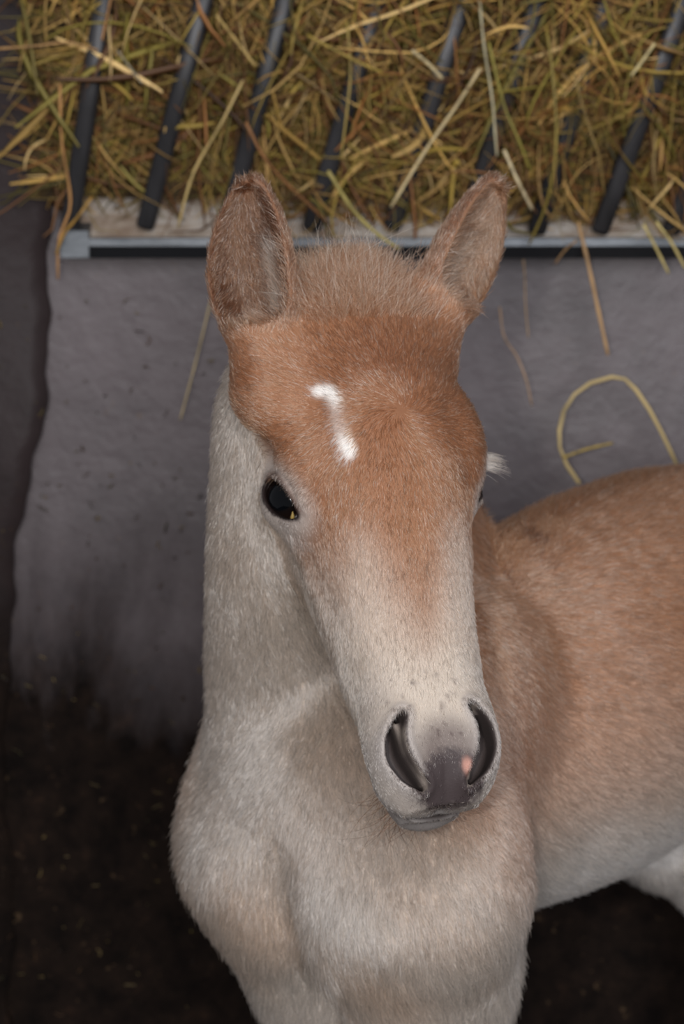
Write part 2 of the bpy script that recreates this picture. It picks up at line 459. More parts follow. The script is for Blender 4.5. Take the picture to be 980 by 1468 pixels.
# dried bits of straw and chaff stuck to the walls
r = np.random.default_rng(21)
n = 190
px = r.uniform(0, 330, n); py = r.uniform(420, 1460, n)
k = 3
c = np.array([P(a, b_, 1.0) - CAM for a, b_ in zip(px, py)])
ywall = np.full(n, WALL_Y - 0.012)
xw = CAM[0] + c[:, 0] * (WALL_Y / c[:, 1]); zw = CAM[2] + c[:, 2] * (WALL_Y / c[:, 1])
ex = edge_x(zw)
left = xw < ex
Tt = (xw + 1.6) / (ex + 1.6)
ywall = np.where(left, WALL_Y - 0.024 - 0.07 * (1 - Tt), WALL_Y - 0.008)
pos = np.stack([xw, ywall, zw], 1)
th = r.uniform(0, math.pi, n)
d = np.stack([np.cos(th), np.zeros(n), np.sin(th)], 1) * (0.0008 + .006 * r.uniform(0, 1, (n, 1)) ** 3)
path = pos[:, None] + d[:, None] * np.linspace(-1, 1, k)[None, :, None]
path[:, 1, 0] += r.normal(0, .002, n)
v, f = tubes(path, np.repeat(r.uniform(0.0004, 0.0011, (n, 1)), k, 1), 4, 0.5)
cc = PAL[r.choice([0, 1, 3, 4, 5, 5], n)] * r.uniform(0.08, .6, (n, 1))
tag(mesh_obj('straw_bits', v, f, haym, None, True, np.repeat(cc, k * 4, 0)), 'tiny dried straw flecks stuck to the dark stained wall', 'chaff', kind='stuff')

# ------------------------------------------------------------------ the foal: one implicit body
#FOAL_BEGIN
# head frame: u poll -> muzzle, w towards the foal's left, v out of the face
HO = P(512, 420, 1.50)
hw = nrm([0.962, 0.262, 0.045])
hu = np.array([0.150, -0.45, -0.88]); hu = nrm(hu - hw * (hu @ hw))
hu, hw = nrm(hu + 0.014 * hw), nrm(hw - 0.014 * hu)
hv = nrm(np.cross(hw, hu))
if hv[1] > 0: hv = -hv
def HP(u, w, v): return HO + u * hu + w * hw + v * hv
# body frame: s backwards from the chest, l towards the foal's left
BO = P(464, 1150, 1.64); BO[2] = 0
bs = nrm([0.66, 0.75, 0]); bl = nrm([0.75, -0.66, 0])
def BP(s, l, z): return np.array([BO[0] + s * bs[0] + l * bl[0], BO[1] + s * bs[1] + l * bl[1], z])

def table(xs, ys, m=240, blur=7):
    X = np.linspace(xs[0], xs[-1], m)
    Y = np.interp(X, xs, ys)
    k = np.hanning(blur * 2 + 3)[1:-1]; k /= k.sum()
    Yp = np.concatenate([2 * Y[0] - Y[1:blur + 1][::-1], Y, 2 * Y[-1] - Y[-blur - 1:-1][::-1]])
    return X, np.convolve(Yp, k, 'valid')[:m]

class Loft:
    def __init__(self, st, n=2.2, blur=9):
        st = np.array(st, float)
        self.u0, self.u1 = st[0, 0], st[-1, 0]
        self.top = table(st[:, 0], st[:, 1], blur=blur); self.bot = table(st[:, 0], st[:, 2], blur=blur); self.half = table(st[:, 0], st[:, 3], blur=blur)
        self.n = n
    def __call__(self, U, W, V):
        Uc = np.clip(U, self.u0, self.u1)
        t = np.interp(Uc, *self.top); b = np.interp(Uc, *self.bot); a = np.maximum(np.interp(Uc, *self.half), 0.002)
        h = np.maximum((t - b) / 2, 0.002); q = V - (t + b) / 2
        n = self.n
        x = np.abs(W) / a; y = np.abs(q) / h
        r = (x ** n + y ** n + 1e-12) ** (1 / n)
        g = np.sqrt((x ** (n - 1) / a) ** 2 + (y ** (n - 1) / h) ** 2) / r ** (n - 1)
        d = (r - 1) / np.maximum(g, 1.0)
        du = np.abs(U - Uc)
        return np.where(du > 0, np.sqrt(np.maximum(d, 0) ** 2 + du ** 2), d)

def smin(a, b, k):
    h = np.maximum(k - np.abs(a - b), 0) / k
    return np.minimum(a, b) - h * h * k * 0.25
def smax(a, b, k): return -smin(-a, -b, k)

def cone(p, a, b, ra, rb):
    a = np.asarray(a); b = np.asarray(b); ab = b - a
    t = np.clip(((p - a) @ ab) / (ab @ ab), 0, 1)
    return np.linalg.norm(p - a - t[:, None] * ab, axis=1) - (ra + (rb - ra) * t)
def ell(q, c, rad):
    q = (q - np.asarray(c)); rad = np.asarray(rad)
    k0 = np.linalg.norm(q / rad, axis=1); k1 = np.linalg.norm(q / rad ** 2, axis=1)
    return k0 * (k0 - 1) / np.maximum(k1, 1e-6)

skull = Loft([(-.03, -.010, -.085, .040), (0, .004, -.10, .056), (.03, .017, -.115, .066), (.07, .029, -.12, .0650), (.105, .033, -.12, .0655), (.135, .030, -.115, .0640),
              (.165, .023, -.105, .0570), (.20, .014, -.090, .0495), (.235, .006, -.078, .0445), (.27, .001, -.070, .0425), (.30, -.002, -.062, .0420), (.325, -.006, -.056, .0400),
              (.343, -.013, -.055, .0350), (.354, -.024, -.052, .025)], 2.15, 8)
jaw = Loft([(.02, -.05, -.115, .034), (.06, -.05, -.155, .046), (.10, -.05, -.172, .051), (.14, -.05, -.165, .050), (.18, -.035, -.143, .050), (.22, -.03, -.120, .046), (.26, -.03, -.104, .042),
            (.30, -.04, -.094, .0330), (.325, -.045, -.090, .0285), (.345, -.052, -.086, .0255), (.356, -.060, -.080, .020)], 2.2, 8)
EYE = {}
for sd in (-1, 1):
    en = nrm(-0.568 * hw + 0.802 * hv + 0.155 * hu) if sd < 0 else nrm(0.90 * hw + 0.38 * hv - 0.02 * hu)
    ea = 0.778 * hu + 0.643 * hw + 0.306 * hv if sd < 0 else .75 * hu - .2 * hw + .55 * hv; ea = nrm(ea - en * (ea @ en))   # towards the inner corner
    eb = np.cross(en, ea)
    if eb @ hu > 0: eb = -eb                                                    # towards the upper lid
    EYE[sd] = (HP(.1235, -.0535, -.0655) if sd < 0 else HP(.130, .0535, -.047), en, ea, eb)
ER = 0.0208

EARS = {}
def mk_ear(sd, base, tip, nhint):
    e = tip - base; L = np.linalg.norm(e); e = e / L
    n_ = np.asarray(nhint, float); n_ = nrm(n_ - e * (n_ @ e)); s_ = np.cross(e, n_)
    EARS[sd] = (base, e, n_, s_, L)
mk_ear(-1, P(380, 500, 1.485), P(350, 250, 1.505), (-0.30, -1.0, 0.05))
mk_ear(1, P(622, 455, 1.535), P(728, 258, 1.56), (0.62, -0.80, -0.20))
def ear_sdf(p, sd, parts=False):
    base, e, n_, s_, L = EARS[sd]
    q = p - base
    t = (q @ e) / L; y = q @ s_; z = q @ n_
    tc = np.clip(t, -0.02, 1)
    wd = (0.0312 if sd < 0 else 0.0290)
    hw_ = np.interp(tc, [0, .12, .28, .45, .6, .75, .88, .96, 1.0], [.55, .80, .97, 1.0, .94, .78, .54, .36, .17]) * wd
    off = (-0.004 if sd < 0 else 0.002) * np.sin(np.clip(t, 0, 1) * 3.14)
    bend = -0.010 * np.clip(t, 0, 1) ** 2
    y = y - off; z = z - bend
    dep = hw_ * np.interp(tc, [0, .3, .7, 1], [.95, .80, .62, .7])
    def ed(Y, Z, A, B):
        r = np.sqrt((Y / A) ** 2 + (Z / B) ** 2) + 1e-9
        g = np.sqrt((Y / A ** 2) ** 2 + (Z / B ** 2) ** 2) / r
        return (r - 1) / np.maximum(g, 1)
    dt = (t - tc) * L
    outer = ed(y, z, hw_, dep)
    outer = np.where(dt != 0, np.sqrt(np.maximum(outer, 0) ** 2 + dt ** 2), outer)
    th = 0.0042
    A = np.maximum(hw_ - th, 0.0012); B = np.maximum(dep * 1.15 - th * .6, 0.0012)
    inner = ed(y, z - dep * 0.62, A, B)
    inner = smax(inner, (0.10 - t) * L, 0.010)
    inner = smax(inner, (t - 0.93) * L, 0.008)
    # ridge of the near rim rolling inwards
    if parts: return outer, inner, t, y, z, hw_
    return smax(outer, -inner, 0.004)

torso = Loft([(0.00, .73, .60, .055), (.05, .75, .545, .075), (.10, .768, .525, .085), (.17, .789, .512, .095), (.25, .815, .510, .108), (.35, .840, .518, .122), (.45, .848, .532, .128), (.55, .842, .556, .125),
              (.65, .818, .585, .128), (.72, .800, .61, .125), (.80, .76, .64, .085)], 2.15, 8)

def head_parts(p):
    q = p - HO
    U = q @ hu; W = q @ hw; V = q @ hv
    aW = np.abs(W)
    Q = np.stack([U, aW, V], 1)
    d = skull(U, W, V)
    d = smin(d, jaw(U, W, V), 0.022)
    # brow and orbit, cheek muscle, facial crest
    d = smin(d, ell(Q, (.124, .045, -.040), (.032, .026, .028)), 0.022)
    d = smin(d, ell(Q, (.105, .052, -.018), (.030, .018, .020)), 0.02)
    d = smin(d, ell(Q, (.11, .034, -.10), (.058, .022, .055)), 0.02)
    d = smin(d, cone(Q, (.150, .048, -.062), (.215, .036, -.058), .009, .004), 0.018)
    # hollow above and before the eye
    d = smax(d, -ell(Q, (.085, .078, -.040), (.022, .012, .016)), 0.02)
    # muzzle mass, nostril wings, lips, chin
    d = smin(d, ell(Q, (.312, .0215, -.032), (.034, .0215, .028)), 0.014)
    d = smin(d, ell(Q, (.334, .014, -.045), (.020, .022, .020)), 0.012)
    d = smin(d, ell(Q, (.338, 0, -.078), (.023, .024, .014)), 0.010)
    return d, U, W, V, aW, Q

NST = [(.296, .0240), (.308, .0300), (.321, .0305), (.333, .0250), (.342, .0165)]
NSR = ([0, .25, .5, .75, 1], [.0022, .0048, .0061, .0054, .0028])
_n = np.array(NST); _p = spline(_n, 22) if 'spline' in globals() else _n
NST = [tuple(q) for q in _p]
def nostril_line(Q):
    best = np.full(len(Q), 9.0); tt = np.zeros(len(Q))
    dv = np.maximum(np.abs(Q[:, 2] + .014) - .016, 0)
    Q = Q[:, :2]
    for i in range(len(NST) - 1):
        a = np.array(NST[i]); b = np.array(NST[i + 1]); ab = b - a
        t = np.clip(((Q - a) @ ab) / (ab @ ab), 0, 1)
        dd = np.linalg.norm(Q - a - t[:, None] * ab, axis=1)
        m = dd < best
        best = np.where(m, dd, best); tt = np.where(m, (i + t) / (len(NST) - 1), tt)
    best = np.sqrt(best ** 2 + dv ** 2)
    return best - np.interp(tt, *NSR), tt       # signed distance to the nostril's edge

def fine_chain(ch):
    t = np.array([[*c, r_] for c, r_ in ch]); sp = spline(t, 3 * (len(ch) - 1) + 1)
    return [((a[:3], a[3]), (b_[:3], b_[3])) for a, b_ in zip(sp[:-1], sp[1:])]

def sdf(p, want=False):
    p = np.asarray(p, np.float64)
    n = len(p)
    # ---- body
    q = p - np.array([BO[0], BO[1], 0])
    S = q @ bs; Lt = q @ bl; Z = p[:, 2]
    B = np.stack([S, Lt, Z], 1)
    aB = np.stack([S, np.abs(Lt), Z], 1)
    body = torso(S, Lt, Z)
    body = smin(body, ell(B, (.32, 0, .668), (.20, .128, .145)), 0.04)
    # shoulder blades, points of shoulder, breast
    body = smin(body, ell(aB, (.11, .052, .69), (.070, .034, .098)), 0.04)
    body = smin(body, ell(aB, (.030, .104, .612), (.052, .052, .085)), 0.045)
    body = smin(body, ell(aB, (.075, .064, .565), (.050, .038, .070)), 0.035)
    body = smin(body, ell(aB, (-.005, .038, .600), (.045, .044, .085)), 0.05)
    body = smax(body, -ell(B, (-.072, 0, .56), (.035, .016, .12)), 0.03)
    # rump and thighs
    body = smin(body, ell(aB, (.67, .065, .70), (.12, .075, .11)), 0.05)
    body = smin(body, ell(aB, (.64, .085, .60), (.075, .050, .12)), 0.04)
    # forelegs down to the ground
    for a, b, ra, rb in [((.014, .070, .585), (.066, .050, .45), .058, .038), ((.060, .048, .64), (.066, .052, .50), .056, .043), ((.066, .052, .50), (.066, .054, .33), .043, .025), ((.066, .054, .33), (.065, .054, .27), .029, .023),
                         ((.065, .054, .27), (.067, .054, .12), .019, .018), ((.067, .054, .12), (.06, .054, .045), .022, .020), ((.06, .054, .045), (.055, .054, .012), .026, .031),
                         ((.62, .085, .60), (.60, .085, .46), .060, .046), ((.60, .085, .46), (.72, .08, .33), .044, .024), ((.72, .08, .33), (.71, .08, .27), .028, .023),
                         ((.71, .08, .27), (.69, .08, .12), .020, .018), ((.69, .08, .12), (.675, .08, .045), .022, .020), ((.675, .08, .045), (.67, .08, .012), .026, .030)]:
        body = smin(body, cone(aB, a, b, ra, rb), 0.05 if a[2] > .4 else 0.02)
    body = smax(body, 0.0 - Z + 0.002, 0.004)
    # ---- neck
    neck = np.full(n, 9.0)
    crest = [(P(715, 915, 1.84), .055), (P(630, 870, 1.78), .050), (P(560, 680, 1.70), .046), (P(505, 490, 1.60), .040)]
    mid = [(BP(.10, 0, .70), .10), (P(500, 900, 1.75), .074), (P(465, 770, 1.67), .062), (P(460, 640, 1.62), .054)]
    thr = [(BP(.04, 0, .655), .088), (P(440, 1010, 1.70), .061), (P(418, 890, 1.655), .050), (P(420, 760, 1.60), .046), (P(430, 640, 1.575), .045), (P(432, 560, 1.55), .042)]
    for ch, k in ((crest, .05), (mid, .05), (thr, .05)):
        for (a, ra), (b, rb) in fine_chain(ch):
            neck = smin(neck, cone(p, a, b, ra, rb), 0.03)
    neck = smin(neck, cone(p, crest[0][0], BP(.24, 0, .765), .050, .035), .04)
    # brisket line: hollow between neck and right shoulder
    body = smin(body, neck, 0.035)
    # ---- head
    hm = np.linalg.norm(p - HP(.15, 0, -.05), axis=1) < 0.36
    head = np.full(n, 9.0); earv = np.full(n, 9.0)
    if hm.any():
        ph = p[hm]
        d, U, W, V, aW, Q = head_parts(ph)
        # ears
        for sd in (-1, 1):
            base, e, n_, s_, L = EARS[sd]
            de = ear_sdf(ph, sd)
            d = smin(d, cone(ph, base - e * 0.028 - n_ * .006, base + e * 0.010 - n_ * 0.005, .029, .024), 0.025)
            out, inn, t, y, z, hw_ = ear_sdf(ph, sd, True)
            d = smin(d, de, 0.012)
            d = smax(d, -smax(inn, (0.12 - t) * L, .01), 0.004)
        # eyelids over the eyeball, cut open by an almond
        for sd in (-1, 1):
            c, en, ea, eb = EYE[sd]
            r = ph - c
            x = r @ ea; y = r @ eb; z = r @ en
            rad = np.linalg.norm(r, axis=1)
            d = smin(d, rad - (ER + 0.0030), 0.010)
            xe = np.where(x > 0, x / .0235, x / .0190)
            up = 0.0112 * np.maximum(1 - xe ** 2, 0) ** np.where(x > 0, 1.0, .62)
            lo = -0.0112 * np.maximum(1 - xe ** 2, 0) ** np.where(x > 0, .75, .62)
            alm = np.maximum(np.maximum(y - up, lo - y), np.abs(x) - 0.0232)
            alm = np.maximum(alm * 0.8, 0.004 - z)
            d = smax(d, -alm, 0.0022)
            # crease of the upper lid and swelling under the eye
            cr = np.abs(y - (up + 0.0062)) + np.maximum(np.abs(x) - .018, 0) + np.maximum(.002 - z, 0)
            d = d + 0.0013 * np.exp(-(cr / 0.0022) ** 2)
        # nostrils: a comma-shaped slot with a raised rim
        nd, tt = nostril_line(Q)
        d = d - 0.0026 * np.exp(-((nd - 0.0030) / 0.0034) ** 2) * smooth01(-.055, -.03, V)
        # the alar fold runs down inside the opening
        fold = np.hypot(U - np.interp(aW, [.014, .022, .027], [.336, .322, .302]), 0) * .75
        d = smax(d, -(nd + 0.0), 0.0042)
        d = smin(d, np.maximum(np.hypot((aW - np.interp(U, [.30, .318, .340], [.0262, .0235, .0150])), np.maximum(np.abs(V + .024) - .0075, 0)) - .0016, smax(.299 - U, U - .341, .002)), .004)
        # mouth
        mu = [(.359, 0, -.0535), (.354, .018, -.0515), (.339, .031, -.048), (.319, .040, -.047), (.300, .042, -.050)]
        md = np.full(len(Q), 9.0)
        for a, b in zip(mu[:-1], mu[1:]):
            md = np.minimum(md, cone(Q, a, b, 0, 0))
        d = d + (0.0056 + .0040 * smooth01(.004, -.014, W)) * np.exp(-(md / 0.0032) ** 2)
        # philtrum, septum dip, little creases at the lip
        d = d + 0.0016 * np.exp(-(W / 0.003) ** 2) * smooth01(.325, .34, U) * smooth01(-.050, -.042, V)
        # soft bony relief on the face
        d = d - 0.0012 * np.exp(-((aW - .018) / .008) ** 2) * smooth01(.14, .2, U) * smooth01(.30, .26, U)
        d = d + 0.0006 * np.sin(U * 190 + aW * 120) * np.exp(-((U - .17) / .03) ** 2) * np.exp(-((aW - .052) / .012) ** 2)
        head[hm] = d
    out = smin(body, head, 0.018)
    if want:
        return out, head, body, neck
    return out

# ------------------------------------------------------------------ surface nets on a graded grid
def graded(lo, hi, flo, fhi, fine, coarse):
    xs = list(np.arange(flo, fhi, fine))
    s, x = fine, flo
    while x > lo:
        s = min(s * 1.15, coarse); x -= s; xs.insert(0, x)
    s, x = fine, xs[-1]
    while x < hi:
        s = min(s * 1.15, coarse); x += s; xs.append(x)
    return np.array(xs)
FINE = 0.0021
GX = graded(-0.24, 0.72, -0.115, 0.135, FINE, 0.008)
GY = graded(1.22, 2.40, 1.24, 1.60, FINE, 0.008)
GZ = graded(-0.02, 1.34, 0.90, 1.34, FINE, 0.009)
z_lo = HP(.36, 0, -.10)[2] - 0.02
GZ = graded(-0.02, 1.34, z_lo, 1.33, FINE, 0.009)
nx, ny, nz = len(GX), len(GY), len(GZ)
BS = 7
val = np.full((nx, ny, nz), 1.0, np.float32)
cx = [min(i + BS // 2, nx - 1) for i in range(0, nx, BS)]
cy = [min(i + BS // 2, ny - 1) for i in range(0, ny, BS)]
cz = [min(i + BS // 2, nz - 1) for i in range(0, nz, BS)]
A, Bq, Cq = np.meshgrid(GX[cx], GY[cy], GZ[cz], indexing='ij')
cen = np.stack([A, Bq, Cq], -1).reshape(-1, 3)
cv = np.concatenate([sdf(c) for c in np.array_split(cen, 4)])
sx = np.array([GX[min(i + BS, nx - 1)] - GX[i] for i in range(0, nx, BS)]); sy = np.array([GY[min(i + BS, ny - 1)] - GY[i] for i in range(0, ny, BS)]); sz = np.array([GZ[min(i + BS, nz - 1)] - GZ[i] for i in range(0, nz, BS)])
half = 0.5 * np.sqrt(sx[:, None, None] ** 2 + sy[None, :, None] ** 2 + sz[None, None] ** 2)
cvb = cv.reshape(half.shape)
near = np.abs(cvb) < half * 1.25 + 0.006
full = np.repeat(np.repeat(np.repeat(cvb, BS, 0), BS, 1), BS, 2)[:nx, :ny, :nz]
val[:] = np.where(full > 0, 1.0, -1.0)
msk = np.repeat(np.repeat(np.repeat(near, BS, 0), BS, 1), BS, 2)[:nx, :ny, :nz]
I = np.argwhere(msk)
for ch in np.array_split(I, max(1, len(I) // 400000)):
    val[ch[:, 0], ch[:, 1], ch[:, 2]] = sdf(np.stack([GX[ch[:, 0]], GY[ch[:, 1]], GZ[ch[:, 2]]], 1))
print('grid', nx, ny, nz, 'eval', len(I))
neg = val < 0
c8 = np.zeros((nx - 1, ny - 1, nz - 1), np.int8)
for dx in (0, 1):
    for dy in (0, 1):
        for dz in (0, 1):
            c8 += neg[dx:nx - 1 + dx, dy:ny - 1 + dy, dz:nz - 1 + dz]
act = np.argwhere((c8 > 0) & (c8 < 8))
ids = np.full((nx - 1, ny - 1, nz - 1), -1, np.int32)
ids[act[:, 0], act[:, 1], act[:, 2]] = np.arange(len(act))
acc = np.zeros((len(act), 3)); cnt = np.zeros(len(act))
G = (GX, GY, GZ)
for ax in range(3):
    o1, o2 = [k for k in range(3) if k != ax]
    for s1 in (0, 1):
        for s2 in (0, 1):
            a = act.copy(); a[:, o1] += s1; a[:, o2] += s2
            b_ = a.copy(); b_[:, ax] += 1
            va = val[a[:, 0], a[:, 1], a[:, 2]]; vb = val[b_[:, 0], b_[:, 1], b_[:, 2]]
            m = (va < 0) != (vb < 0)
            t = np.where(m, va / np.where(m, va - vb, 1), 0)
            pa = np.stack([G[k][a[:, k]] for k in range(3)], 1); pb = np.stack([G[k][b_[:, k]] for k in range(3)], 1)
            acc += np.where(m[:, None], pa + (pb - pa) * t[:, None], 0); cnt += m
BV = acc / cnt[:, None]
faces = []
for ax in range(3):
    o1, o2 = [(1, 2), (2, 0), (0, 1)][ax]
    sl0 = [slice(1, -1)] * 3; sl1 = [slice(1, -1)] * 3
    sl0[ax] = slice(0, -1); sl1[ax] = slice(1, None)
    n0, n1 = neg[tuple(sl0)], neg[tuple(sl1)]
    e = np.argwhere(n0 != n1)
    if not len(e): continue
    fl = n0[e[:, 0], e[:, 1], e[:, 2]]
    off = np.ones(3, int); off[ax] = 0
    e = e + off
    def cid(d1, d2):
        c = e.copy(); c[:, o1] += d1; c[:, o2] += d2
        return ids[c[:, 0], c[:, 1], c[:, 2]]
    q = np.stack([cid(-1, -1), cid(0, -1), cid(0, 0), cid(-1, 0)], 1)
    q[~fl] = q[~fl][:, ::-1]
    faces.append(q)
BF = np.vstack(faces); BF = BF[(BF >= 0).all(1)]
# keep the largest connected piece, then pull vertices onto the surface
lab = np.arange(len(BV))
for _ in range(400):
    m = lab[BF].min(1)
    new = lab.copy()
    for k in range(4): np.minimum.at(new, BF[:, k], m)
    new = new[new]
    if (new == lab).all(): break
    lab = new
u_, c_ = np.unique(lab, return_counts=True)
big = u_[c_.argmax()]
keepv = lab == big
remap = np.cumsum(keepv) - 1
BF = remap[BF[keepv[BF[:, 0]]]]
BV = BV[keepv]
def grad(p, h=0.0009):
    f0 = sdf(p); g = np.zeros((len(p), 3))
    for k in range(3):
        e = np.zeros(3); e[k] = h
        g[:, k] = (sdf(p + e) - sdf(p - e)) / (2 * h)
    return f0, g
f0, g = grad(BV)
g2 = np.maximum((g ** 2).sum(1), 0.2)
BV = BV - np.clip(f0 / g2, -.002, .002)[:, None] * g
BN = g / (np.linalg.norm(g, axis=1, keepdims=True) + 1e-9)
print('foal verts', len(BV), 'faces', len(BF))

# ------------------------------------------------------------------ coat colour
def mixc(c, m, t):
    return c * (1 - m[:, None]) + np.asarray(t)[None] * m[:, None]
def vnoise(p, s, seed=0):
    """cheap smooth noise from summed sines"""
    r = np.random.default_rng(seed)
    o = np.zeros(len(p))
    for i in range(6):
        k = r.normal(0, 1, 3) * s * (1 + i * 0.5)
        o += np.sin(p @ k + r.uniform(0, 6.28)) / (1 + i * 0.4)
    return o / 3.2
CH = srgb(150, 104, 74); CHD = srgb(142, 98, 70); CREAM = srgb(202, 190, 176); PALE = srgb(186, 176, 166); WHITE = srgb(232, 226, 220)
GREY = srgb(116, 108, 106); DARK = srgb(62, 54, 54); BEIGE = srgb(182, 160, 140); BROWN = srgb(172, 128, 98)

def pigment(p):
    out, head, body, neck = sdf(p, True)
    q = p - HO
    U = q @ hu; W = q @ hw; V = q @ hv; aW = np.abs(W)
    Q = np.stack([U, aW, V], 1)
    qb = p - np.array([BO[0], BO[1], 0]); S = qb @ bs; Lt = qb @ bl; Z = p[:, 2]
    # body: warm brown above, pale below, paler chest and neck front
    c = np.tile(srgb(190, 180, 170), (len(p), 1))
    nb = vnoise(p, 14, 1) * 0.5
    back = smooth01(.56, .70, Z + nb * .035 + 0.25 * np.maximum(-Lt - .05, 0) - .03 * smooth01(.45, .7, S)) * smooth01(-.01, .09, S + (Z - .75) * .4 + .5 * Lt)
    c = mixc(c, back, BROWN)
    c = mixc(c, back * smooth01(.77, .63, Z + nb * .04) * .62, srgb(200, 174, 156))
    mot = np.clip(vnoise(p * np.array([1, 1, .55]), 30, 62) + .1, 0, 1) * smooth01(.82, .72, Z)
    c = mixc(c, back * mot * .5, srgb(196, 168, 150))
    c = mixc(c, back * np.exp(-(((p - P(735, 1070, 1.60)) / np.array([.030, .05, .050])) ** 2).sum(1)) * .6, srgb(128, 90, 70))  # darker brown patch at the triceps edge
    c = mixc(c, back * smooth01(.20, .08, S) * .35, srgb(160, 108, 78))
    belly = smooth01(.63, .54, Z + nb * .03) * smooth01(.13, .22, S)
    c = mixc(c, belly, srgb(212, 206, 200))
    c = mixc(c, smooth01(.54, .40, Z) * .3, srgb(190, 180, 172))
    nk = (neck < body + .012)
    nfront = smooth01(.12, .04, S) * smooth01(.58, .84, Z) * smooth01(.07, .02, Lt)
    c = mixc(c, np.clip(.25 + vnoise(p, 17, 61), 0, 1) * (1 - back) * (1 - belly) * .55, srgb(188, 160, 136))
    c = mixc(c, nfront * .75, srgb(190, 175, 160))
    # reddish patch of the breast and shoulder
    c = mixc(c, np.exp(-(((p - P(520, 1130, 1.55)) / .07) ** 2).sum(1)) * .35, srgb(196, 164, 138))
    dorsal = np.exp(-(Lt / .016) ** 2) * smooth01(.80, .83, Z) * smooth01(.1, .2, S)
    c = mixc(c, dorsal * .5, CHD)
    # upper neck becomes chestnut toward the crest
    # head
    hm = smooth01(.004, -.004, head - body) * (head < .03)
    nf = vnoise(p, 35, 2)
    h = np.tile(CH, (len(p), 1))
    h = mixc(h, np.clip(.35 + .5 * vnoise(p, 22, 3), 0, 1) * smooth01(.2, .1, U) * .5, srgb(142, 94, 64))
    h = mixc(h, smooth01(.055, .0, U + nf * .01) * .5, srgb(176, 134, 104))
    # lower face fades to cream, sides paler
    lowf = smooth01(.165, .285, U + .55 * (aW - .018) + nf * .012)
    h = mixc(h, lowf * .92, CREAM)
    side = smooth01(-.035, -.075, V + nf * .006)
    h = mixc(h, side * .85, srgb(178, 164, 150))
    mids = np.exp(-((aW - .034) / .012) ** 2) * smooth01(.15, .2, U) * smooth01(.30, .24, U)
    h = mixc(h, mids * .55, srgb(196, 178, 162))
    stripe = np.exp(-((W - .002) / .012) ** 2) * smooth01(.12, .18, U) * smooth01(.27, .22, U)
    h = mixc(h, stripe * .55, srgb(150, 106, 76))
    # cheek grey below the muzzle bridge
    h = mixc(h, np.exp(-(((Q - np.array([.288, .034, -.022])) / np.array([.03, .014, .018])) ** 2).sum(1)) * .45, srgb(130, 124, 124))
    crown = np.exp(-(((Q - np.array([.060, .0, .03])) / np.array([.035, .030, .03])) ** 2).sum(1))
    h = mixc(h, crown * .55, srgb(132, 86, 60))
    browp = np.exp(-(((np.stack([U, W, V], 1) - np.array([.088, -.066, -.035])) / np.array([.018, .016, .02])) ** 2).sum(1))
    h = mixc(h, browp * .6, srgb(118, 80, 58))
    # around the eyes: pale above and below, dark rims
    for sd in (-1, 1):
        cc, en, ea, eb = EYE[sd]
        r = p - cc; x = r @ ea; y = r @ eb; z = r @ en
        rr = np.sqrt((x / 1.45) ** 2 + y ** 2)
        zf = z > 0.0
        h = mixc(h, zf * smooth01(.034, .018, rr) * .75, srgb(196, 186, 178))
        lid = np.where(x > 0, np.sqrt((x / .0255) ** 2 + (y / (.0134 - .0045 * np.clip(x / .024, 0, 1))) ** 2), np.hypot(x / .0208, y / .0134))
        h = mixc(h, zf * smooth01(1.12, .96, lid), srgb(34, 22, 20))
        h = mixc(h, zf * smooth01(1.42, 1.08, lid) * smooth01(.0, .006, y) * .75, srgb(88, 62, 50))
    # star and little stripe
    star = [(.0745, -.0435), (.0765, -.0370), (.0840, -.0345), (.098, -.0360), (.112, -.0345), (.122, -.0325)]
    sdist = np.full(len(p), 9.0)
    for (a0, a1), (b0, b1) in zip(star[:-1], star[1:]):
        ab = np.array([b0 - a0, b1 - a1]); t = np.clip(((U - a0) * ab[0] + (W - a1) * ab[1]) / (ab @ ab), 0, 1)
        sdist = np.minimum(sdist, np.hypot(U - a0 - t * ab[0], W - a1 - t * ab[1]) + .0015 * nf)
    h = mixc(h, smooth01(.0060, .0012, sdist) * (V > -.03) * (.3 + .7 * smooth01(.004, .018, np.abs(U - .0985))), WHITE)
    # muzzle: grey velvet, dark nose, pink snip
    nd, tt = nostril_line(Q)
    mz = smooth01(.292, .318, U + .35 * (-.012 - V) * .5 + nf * .003)
    h = mixc(h, mz * .6, srgb(150, 142, 138))
    h = mixc(h, smooth01(.0085, .003, nd) * .6, srgb(176, 168, 164))
    h = mixc(h, smooth01(1.3, .5, np.hypot((U - .326) / .028, (W - .002) / .022) + nf * .12) * smooth01(-.056, -.050, V) * .75, srgb(104, 90, 85))
    noz = smooth01(1.2, .78, np.hypot((U - .339) / .0185, (W - .002) / (.0200 + .45 * np.maximum(U - .336, 0))) + nf * .15 + vnoise(p, 900, 12) * .16 + vnoise(p, 2200, 13) * .08) * smooth01(-.050, -.044, V)
    h = mixc(h, noz, srgb(70, 60, 60))
    h = mixc(h, smooth01(.0024, .0008, nd), srgb(70, 61, 59))
    rdg = np.exp(-((aW - np.interp(U, [.30, .318, .340], [.0262, .0235, .0150])) / .0018) ** 2) * (nd < .001) * smooth01(-.024, -.018, V)
    h = mixc(h, rdg * .8, srgb(150, 138, 128))
    lips = smooth01(-.034, -.046, V) * smooth01(.28, .32, U)
    h = mixc(h, lips * .9, srgb(136, 130, 127))
    md = np.full(len(Q), 9.0)
    mu = [(.359, 0, -.0535), (.354, .018, -.0515), (.339, .031, -.048), (.319, .040, -.047), (.300, .042, -.050)]
    for a, b_ in zip(mu[:-1], mu[1:]): md = np.minimum(md, cone(Q, a, b_, 0, 0))
    h = mixc(h, smooth01(.0062, .0034, md), srgb(52, 44, 42))
